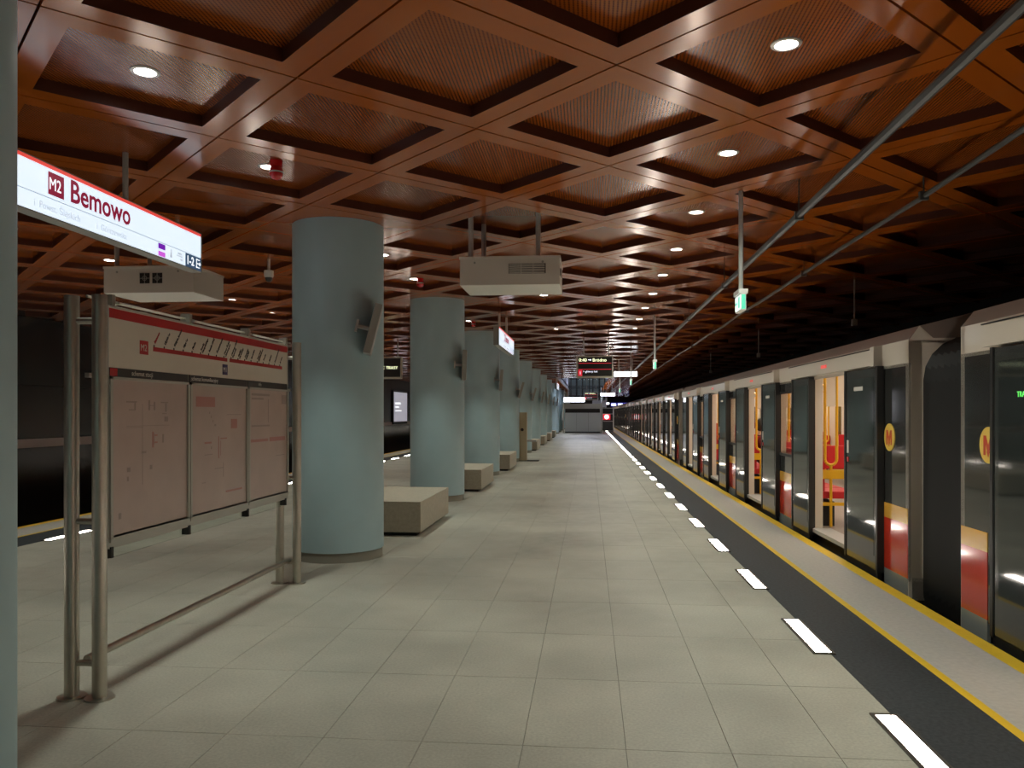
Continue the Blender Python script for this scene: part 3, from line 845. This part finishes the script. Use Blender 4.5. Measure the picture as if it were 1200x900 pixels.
# lit shaft above the stairs
structure(MB().box(sx0 - .12, sx0, sy0, sy1, 3.47, 5.4).build('wall_shaft_left', M['hall']))
structure(MB().box(sx1, sx1 + .12, sy0, sy1, 3.47, 5.4).build('wall_shaft_right', M['hall']))
structure(MB().box(sx0 - .12, sx1 + .12, sy1, sy1 + .12, 2.0, 5.4).build('wall_shaft_end', M['hall']))
structure(MB().box(sx0 - .12, sx1 + .12, sy0 - .12, sy1 + .12, 5.4, 5.55).build('ceiling_shaft', M['hall']))
structure(MB().box(sx0 - .12, sx1 + .12, sy0 - .12, sy0, 3.47, 5.4).build('wall_shaft_near', M['hall']))
g = thing('shaft_glazing', 'dark steel window frames around the lit stair opening in the ceiling', 'glazing', (0, 0, 0))
for yy in (sy1 - 4.5, sy1 - .1):
    for xx in (sx0 + .12, -1.05, -.55, .05, .35, .9, sx1 - .12):
        MB().box(xx - .035, xx + .035, yy - .06, yy, 2.6, 5.38).build('mullion', M['black'], g)
    for zz in (2.9, 3.7, 4.5):
        MB().box(sx0 + .02, sx1 - .02, yy - .06, yy, zz, zz + .07).build('transom', M['black'], g)
    MB().box(sx0 + .02, sx1 - .02, yy - .035, yy - .025, 2.6, 5.38).build('pane', M['clear'], g)
for hy, hl in ((53.0, 'nearer'), (64.0, 'farther')):
  lampt = thing('hall_lamp', 'white panel lamp high up in the stair opening, the %s of two' % hl, 'lamp', (-.1, hy, 5.31))
  MB().box(-1.3, 1.3, -.3, .3, 0, .08).build('lamp_body', M['white'], lampt)
  MB().box(-1.25, 1.25, -.26, .26, -.02, 0).build('lamp_tube', M['halltube'], lampt)

# notice rack beyond the stairs
t = thing('notice_rack', 'dark rack with a red and white notice right of the stair block', 'rack', (1.45, 66.0, 0))
for x in (-.5, .55): MB().box(x - .04, x + .04, 0, .3, 0, 1.95).build('rack_post', M['greypole'], t)
for z in (.08, .85, 1.45, 1.92): MB().box(-.54, .59, 0, .3, z - .04, z).build('rack_shelf', M['greypole'], t)
MB().box(-.5, .55, .26, .3, .05, 1.9).build('back_panel', M['black'], t)
p = MB().box(-.42, .3, .05, .08, .95, 1.42).build('red_notice', M['ledred'], t)
MB().tube((.0, .045, 1.18), (.0, .05, 1.18), .19, 20).build('white_circle', M['litletter'], p)
# portal lamps far away
for n, x in enumerate((3.05, 3.85, 4.6)):
    t = thing('portal_lamp', 'bluish white lamp above the far end of the train, %s from the left' % nth(n), 'lamp', (x, 99.6, 2.42), 'lamps at the tunnel mouth')
    MB().box(-.34, .34, .05, .2, -.12, .34).build('lamp_case', M['bluelamp'], t)
    MB().box(-.26, .26, 0, .06, 0, .22).build('lamp_glass', M['litwhite'], t)
t = thing('signal_lamp', 'tiny red signal lamp at the end of the platform', 'signal', (2.0, 96.0, 0))
MB().tube((0, 0, 0), (0, 0, 2.6), .04, 8).build('signal_post', M['greypole'], t)
MB().box(-.15, .15, -.1, .1, 2.3, 2.8).build('signal_head', M['black'], t)
MB().tube((0, -.13, 2.5), (0, -.1, 2.5), .12, 12).build('signal_lens', mat('signal_red', (.6, .02, .02), .3, emit=(1, .05, .04), estr=3), t)

# ---------------------------------------------------------------- train
CARL, PITCH = 16.63, 17.6
XS = 2.72                              # outer side plane
XF = 5.42
DOORS = [2.22, 6.28, 10.42, 14.56]     # door centres from the car's near end
HALF = .70
def car(y_start, label, seats=True):
    t = thing('metro_car', label, 'train car', (0, y_start, 0), 'cars of the metro train')
    return t
proto = car(7.16, 'second dark metro car with open doors, yellow and red stripes, right of the black bellows')
segs = []
e = 0.0
for d in DOORS: segs.append((e, d - HALF)); e = d + HALF
segs.append((e, CARL))
wins = [(3.75, 4.74), (7.86, 8.84), (12.0, 12.98)]
for n, (a, b) in enumerate(segs):
    sk, li = MB(), MB()
    if 0 < n < 4:
        w0, w1 = wins[n - 1]
        for (mb, xa, xb_) in ((sk, XS, XS + .02), (li, XS + .021, XS + .11)):
            mb.box(xa, xb_, a, w0, 0.06, 1.93); mb.box(xa, xb_, w1, b, 0.06, 1.93)
            mb.box(xa, xb_, w0, w1, .06, .90); mb.box(xa, xb_, w0, w1, 1.80, 1.93)
    else:
        sk.box(XS, XS + .02, a, b, .06, 1.93); li.box(XS + .021, XS + .11, a, b, .06, 1.93)
    sk.build('side_panel', M['carpaint'], proto)
    li.build('inner_lining', M['inner'], proto)
MB().box(XS + .015, XS + .11, 0, CARL, 1.93, 2.12).build('inner_header', M['inner'], proto)
MB().box(XS, XS + .015, 0, CARL, 1.905, 2.13).build('cream_band', M['cream'], proto)
# roof with slanted cant
MB().prism([(XS, 2.13), (XS + .09, 2.245), (XS + .55, 2.36), (XF - .55, 2.36), (XF - .09, 2.245), (XF, 2.13), (XF - .05, 2.10), (XS + .05, 2.10)], 'y', 0, CARL).build('roof', M['roof'], proto)
MB().box(XF - .06, XF, 0, CARL, -.1, 2.13).build('far_side', M['inner'], proto)
MB().box(XS + .03, XF - .03, 0, CARL, -.95, .09).build('underframe', M['rubber'], proto)
MB().box(XS, XS + .04, 0, CARL, -.20, -.08).build('sill_beam', M['rubber'], proto)
MB().box(XS + .11, XF - .06, .05, CARL - .05, .09, .10).build('cabin_floor', M['innerfloor'], proto)
MB().box(XS + .11, XF - .06, .05, CARL - .05, 2.07, 2.10).build('cabin_ceiling', M['inner'], proto)
for x in (3.45, 4.7):
    MB().box(x - .07, x + .07, .4, CARL - .4, 2.055, 2.07).build('cabin_lamp', M['carlamp'], proto)
for y in (0.0, CARL - .06):
    # end wall with an opening for the gangway
    MB().box(XS, XS + .30, y, y + .06, -.1, 2.12).box(XF - .30, XF, y, y + .06, -.1, 2.12).box(XS + .30, XF - .30, y, y + .06, 1.98, 2.12).prism([(XS, 2.12), (XS + .09, 2.245), (XS + .20, 2.14), (XF - .20, 2.14), (XF - .09, 2.245), (XF, 2.12)], 'y', y - .002, y + .06).build('end_frame', M['cream'], proto)
# stripes
def stripes(a, b):
    MB().box(XS - .004, XS, a, b, .545, .68).build('yellow_stripe', M['stripe_y'], proto)
    MB().box(XS - .004, XS, a, b, .08, .545).build('red_stripe', M['stripe_r'], proto)
    MB().box(XS - .004, XS + .02, a, b, -.12, .08).build('grey_stripe', M['stripe_g'], proto)
stripes(.012, DOORS[0] - HALF - .96)
stripes(DOORS[3] + HALF + .97, CARL - .012)
for n, (a, b) in enumerate(segs[1:4]): stripes(a + .94, b - .94)
# windows
for (w0, w1) in wins:
    f = MB().box(XS - .006, XS + .03, w0, w0 + .035, .90, 1.80).box(XS - .006, XS + .03, w1 - .035, w1, .90, 1.80).box(XS - .012, XS + .03, w0, w1, .90, .935).box(XS - .006, XS + .03, w0, w1, 1.77, 1.80).build('window_frame', M['rubber'], proto)
    MB().box(XS + .006, XS + .012, w0 + .03, w1 - .03, .93, 1.775).build('pane', M['winglass'], f)
# doors, open leaves slid outside
leaf_me = MB().box(XS - .058, XS - .014, 0, .95, .03, 1.93).mesh('door_leaf', M['leafpaint'], False, .008)
glass_me = MB().box(XS - .0605, XS - .0575, .10, .85, .16, 1.84).mesh('door_glass', M['doorglass'])
seal_me = MB().box(XS - .066, XS - .006, 0, .045, .02, 1.935).mesh('rubber_seal', M['rubber'])
kick_me = MB().box(XS - .052, XS - .016, 0.02, .93, -.06, .03).mesh('leaf_guide', M['rubber'])
hd_me = MB().prism([(XS - .075, 1.945), (XS - .075, 2.09), (XS - .03, 2.125), (XS + .0, 2.13), (XS + .0, 1.945)], 'y', -1.60, 1.60).mesh('door_header', M['cream'])
hc_me = MB().box(XS - .08, XS + .0, -1.60, -1.50, 1.935, 2.12).mesh('header_end_cap', M['cream'], False, .006)
hl_me = MB().box(XS - .079, XS - .07, -1.5, 1.6, 2.094, 2.102).mesh('header_gap', M['rubber'])
dl_me = MB().box(XS - .082, XS - .075, -.10, .10, 2.005, 2.04).mesh('door_warning_light', M['litred'], False, .003)
sill_me = MB().box(XS - .02, XS + .20, -HALF, HALF, .06, .104).mesh('door_sill', M['galv'])
note_me = MB().box(XS - .063, XS - .0605, .40, .66, 1.72, 1.76).mesh('white_notice', M['print_white'])
btn_me = MB().box(XS - .066, XS - .0605, .82, .87, 1.09, 1.22).mesh('door_button_plate', M['print_white'])
btn2_me = MB().box(XS - .066, XS - .0605, .825, .865, 1.00, 1.05).mesh('red_button', M['print_red'])
for d in DOORS:
    for s in (0, 1):
        y = d - HALF - .95 if s == 0 else d + HALF - .03
        lf = link('door_leaf', leaf_me, proto, (0, y, 0)); lf.scale = (1, 1 if s == 0 else .86, 1)
        link('door_glass', glass_me, lf)
        link('rubber_seal', seal_me, lf, (0, -.01 if s == 0 else .925, 0)); link('rubber_seal', seal_me, lf, (0, .915 if s == 0 else -.02, 0))
        link('leaf_guide', kick_me, lf)
        if s == 0:
            link('white_notice', note_me, lf); link('door_button_plate', btn_me, lf); link('red_button', btn2_me, lf)
    h = link('door_header', hd_me, proto, (0, d, 0))
    link('header_end_cap', hc_me, h); link('header_gap', hl_me, h); link('door_warning_light', dl_me, h)
    link('door_sill', sill_me, proto, (0, d, 0))
    # matching closed doors on the far side
    f = MB().box(XF - .07, XF - .062, d - .6, d + .6, .1, 1.95).build('far_door', M['cream'], proto)
    MB().box(XF - .075, XF - .07, d - .4, d - .12, 1.0, 1.7).box(XF - .075, XF - .07, d + .12, d + .4, 1.0, 1.7).build('door_pane', M['doorglass'], f)
for (w0, w1) in wins:
    MB().box(XF - .07, XF - .06, w0 + .2, w1 - .2, 1.05, 1.7).build('far_window', M['doorglass'], proto)
# emblem
def emblem(y):
    e_ = MB().tube((XS - .006, y, 1.28), (XS - .001, y, 1.28), .125, 32).build('round_emblem', M['emblem_y'], proto)
    k = .105
    MP = [(-.62, -.66), (-.62, .62), (-.30, .62), (0, -.02), (.30, .62), (.62, .62), (.62, -.66), (.36, -.66), (.36, .12), (.12, -.40), (.20, -.40), (0, -.80), (-.20, -.40), (-.12, -.40), (-.36, .12), (-.36, -.66)]
    MB().prism([(y + p[0] * k, 1.28 + p[1] * k) for p in MP], 'x', XS - .008, XS - .006).build('emblem_letter', M['emblem_r'], e_)
emblem(.43); emblem(CARL - .42)
# seats and handrails
for n, (a, b) in enumerate(segs[1:4]):
    for (xa, sgn) in ((XS + .115, 1), (XF - .065, -1)):
        y0_, y1_ = a + .18, b - .18
        bn_ = thing_part = bpy.data.objects.new('seat_row', None); col.objects.link(bn_); bn_.parent = proto
        for q in range(4):
            ya = y0_ + q * (y1_ - y0_) / 4 + .015; yb_ = y0_ + (q + 1) * (y1_ - y0_) / 4 - .015
            x1_, x2_ = sorted((xa + sgn * .02, xa + sgn * .46)); MB().box(x1_, x2_, ya, yb_, .44, .53).build('seat_cushion', M['seat'], bn_, False, .015)
            x1_, x2_ = sorted((xa + sgn * .005, xa + sgn * .075)); MB().box(x1_, x2_, ya, yb_, .53, 1.0).build('seat_back', M['seat'], bn_, False, .015)
        x1_, x2_ = sorted((xa + sgn * .05, xa + sgn * .20)); MB().box(x1_, x2_, y0_ + .05, y1_ - .05, .10, .40).build('seat_base', M['rubber'], bn_)
        for ye in (y0_ - .04, y1_ + .04):
            x1_, x2_ = sorted((xa + sgn * .005, xa + sgn * .50))
            sc_ = MB().box(x1_, x2_, ye - .02, ye + .02, .69, .80).box(x1_, x2_, ye - .012, ye + .012, .36, .40).build('seat_end_bar', M['handrail'], proto)
            xm = xa + sgn * .13
            yb2 = ye + .52 if ye < y0_ else ye - .52
            x3_, x4_ = sorted((xa + sgn * .03, xa + sgn * .50)); MB().box(x3_, x4_, yb2 - .03, yb2 + .03, .78, 1.08).build('cross_seat_back', M['seat'], proto, False, .015)
            MB().tube((xm, ye, .10), (xm, ye, .86), .018, 10).path([(xm - .07, ye, 2.06)] + [(xm - .07 * cos(pi * q / 8), ye, .93 - .07 * sin(pi * q / 8)) for q in range(9)] + [(xm + .07, ye, 2.06)], .018, 10).build('grab_pole', M['handrail'], proto, True)
for x in (3.55, 4.6):
    MB().tube((x, .5, 1.92), (x, CARL - .5, 1.92), .017, 8).build('ceiling_grab_rail', M['handrail'], proto, True)
for d in DOORS:
    for y in (d - .84, d + .84):
        MB().box(XS + .171, XS + .55, y - .01, y + .01, 1.58, 2.05).build('partition_panel', M['inner'], proto)
# bellows on the near end
bl = MB()
NB = 16
def rsec(x0, x1, z0, z1, r, y):
    pts = []
    for (cx, cz, a0) in ((x1 - r, z1 - r, 0), (x0 + r, z1 - r, 90), (x0 + r, z0 + r, 180), (x1 - r, z0 + r, 270)):
        for k in range(6):
            a = radians(a0 + k * 18); pts.append((cx + r * cos(a), y, cz + r * sin(a)))
    return pts
rings = []
for k in range(NB + 1):
    ins = .0 if k % 2 == 0 else .055
    rings.append(rsec(XS + .12 + ins, XF - .12 - ins, -.42 + ins, 2.16 - ins, .38, -.96 + .96 * k / NB))
n0 = len(bl.v)
for rg in rings: bl.v += rg
K = len(rings[0])
for k in range(NB):
    for i in range(K):
        j = (i + 1) % K
        bl.f.append((n0 + k * K + i, n0 + k * K + j, n0 + (k + 1) * K + j, n0 + (k + 1) * K + i))
bl.build('gangway_bellows', M['rubber'], proto)

names = {1: 'third', 2: 'fourth', 3: 'fifth', 4: 'sixth'}
for k in (1, 2, 3, 4):
    c = copy_tree(proto)
    c.location = (0, 7.16 + PITCH * k, 0)
    c['label'] = '%s metro car along the platform, counted from the camera end%s' % (names[k], ', farthest away' if k == 4 else '')
c = copy_tree(proto)
c.location = (0, 7.16 - PITCH, 0)
c['label'] = 'nearest dark metro car cut off by the right edge of the view'
# glowing green text on the outer face of the nearest car's door glass (a part of that car)
pd = MB().box(XS - .068, XS - .064, 14.0 + .7 + .42 + .0, 14.0 + .7 + .421, 1.58, 1.6).mesh('led_panel', M['screen'])
txt = text('TRASY 2', .05, (XS - .0645, CARL - .905, 1.60), (pi / 2, 0, -pi / 2), M['ledgreen'], c, 'led_text', align='LEFT')

# ---------------------------------------------------------------- seated passenger in the second car
def person(loc, rotz):
    t = thing('person', 'dark haired person in a maroon jacket seated inside the train, second open doorway', 'person', loc, None, rotz)
    bm = bmesh.new()
    sl = bm.verts.layers.skin.verify()
    J = {}
    def J_(n, co, r):
        v = bm.verts.new(co); v[sl].radius = (r, r * (1.25 if n in ('pelvis', 'waist', 'chest') else 1.0)); J[n] = v
    # facing +Y locally; seat top at z = 0
    J_('pelvis', (0, .02, .10), .125); J_('waist', (0, 0, .26), .115); J_('chest', (0, 0, .44), .13); J_('neck', (0, .01, .57), .055); J_('headbase', (0, .03, .64), .055)
    for s, q in ((-1, 'l'), (1, 'r')):
        J_('hip' + q, (s * .10, .08, .08), .09); J_('knee' + q, (s * .11, .46, .07), .065); J_('ank' + q, (s * .11, .48, -.32), .042); J_('toe' + q, (s * .12, .64, -.37), .036)
        J_('sho' + q, (s * .19, 0, .50), .062); J_('elb' + q, (s * .24, .06, .24), .048); J_('wri' + q, (s * .10, .27, .17), .032)
    E = [('pelvis', 'waist'), ('waist', 'chest'), ('chest', 'neck'), ('neck', 'headbase')]
    for q in 'lr': E += [('pelvis', 'hip' + q), ('hip' + q, 'knee' + q), ('knee' + q, 'ank' + q), ('ank' + q, 'toe' + q), ('chest', 'sho' + q), ('sho' + q, 'elb' + q), ('elb' + q, 'wri' + q)]
    for a, b in E: bm.edges.new((J[a], J[b]))
    J['pelvis'][sl].use_root = True
    me = bpy.data.meshes.new('body'); bm.to_mesh(me); bm.free()
    tmp = bpy.data.objects.new('tmp_body', me); col.objects.link(tmp)
    sm = tmp.modifiers.new('skin', 'SKIN'); sm.use_smooth_shade = True
    ss = tmp.modifiers.new('sub', 'SUBSURF'); ss.levels = 2; ss.render_levels = 2
    dg = bpy.context.evaluated_depsgraph_get()
    bme = bpy.data.meshes.new_from_object(tmp.evaluated_get(dg)); bpy.data.objects.remove(tmp)
    bme.name = 'body'; bme.materials.clear()
    for m in ('maroon', 'trousers', 'skin', 'shoe'): bme.materials.append(M[m])
    for p in bme.polygons:
        c_ = p.center; p.use_smooth = True
        if c_.z > .575: p.material_index = 2
        elif c_.z < -.30: p.material_index = 3
        elif c_.z < .13 and c_.y > .06 and abs(c_.x) < .2 : p.material_index = 1
        elif c_.z < .05: p.material_index = 1
        else: p.material_index = 0
    link('body', bme, t)
    # head
    def ell(name, m, c0, r, parent, cut=None, push=None):
        b2 = bmesh.new(); bmesh.ops.create_uvsphere(b2, u_segments=20, v_segments=14, radius=1.0)
        for v in b2.verts:
            if push: v.co = push(v.co)
            v.co = Vector((c0[0] + v.co.x * r[0], c0[1] + v.co.y * r[1], c0[2] + v.co.z * r[2]))
        if cut: bmesh.ops.delete(b2, geom=[v for v in b2.verts if cut(v.co)], context='VERTS')
        mm = bpy.data.meshes.new(name); b2.to_mesh(mm); b2.free(); mm.materials.append(m)
        for p in mm.polygons: p.use_smooth = True
        return link(name, mm, parent)
    def face(co):
        co = co.copy()
        if co.z < 0: co.x *= 1 + .28 * co.z; 
        return co
    hd = ell('head', M['skin'], (0, .035, .74), (.075, .095, .115), t, push=face)
    ell('nose', M['skin'], (0, .135, .73), (.013, .02, .022), hd)
    ell('mouth', M['seat'], (0, .118, .685), (.024, .008, .007), hd)
    for s in (-1, 1):
        ell('eye', M['black'], (s * .03, .115, .75), (.011, .008, .007), hd); ell('ear', M['skin'], (s * .077, .03, .735), (.012, .022, .032), hd)
    ell('hair', M['hair'], (0, .02, .755), (.086, .102, .118), t, cut=lambda c_: c_.y > .075 and c_.z < .80)
    for s in (-1, 1):
        hb = MB()
        base = Vector((s * .10, .27, .17))
        hb.tube(base, base + Vector((-s * .03, .08, -.015)), .034, 10, .03)
        for f in range(4):
            p0 = base + Vector((-s * (.005 + .018 * f), .075 + .004 * (1 - abs(f - 1.5)), -.012))
            L_ = (.055, .068, .064, .048)[f]
            p1 = p0 + Vector((-s * .012, L_ * .6, -.014)); p2 = p1 + Vector((-s * .008, L_ * .35, -.03))
            hb.tube(p0, p1, .0095, 8).tube(p1, p2, .009, 8, .007)
        hb.tube(base + Vector((-s * .02, .03, .01)), base + Vector((-s * .06, .07, .015)), .011, 8).tube(base + Vector((-s * .06, .07, .015)), base + Vector((-s * .075, .10, .0)), .010, 8, .008)
        hb.build('hand', M['skin'], t, True)
    return t
person((XS + .36, 7.16 + 7.75, .53), -pi / 2)
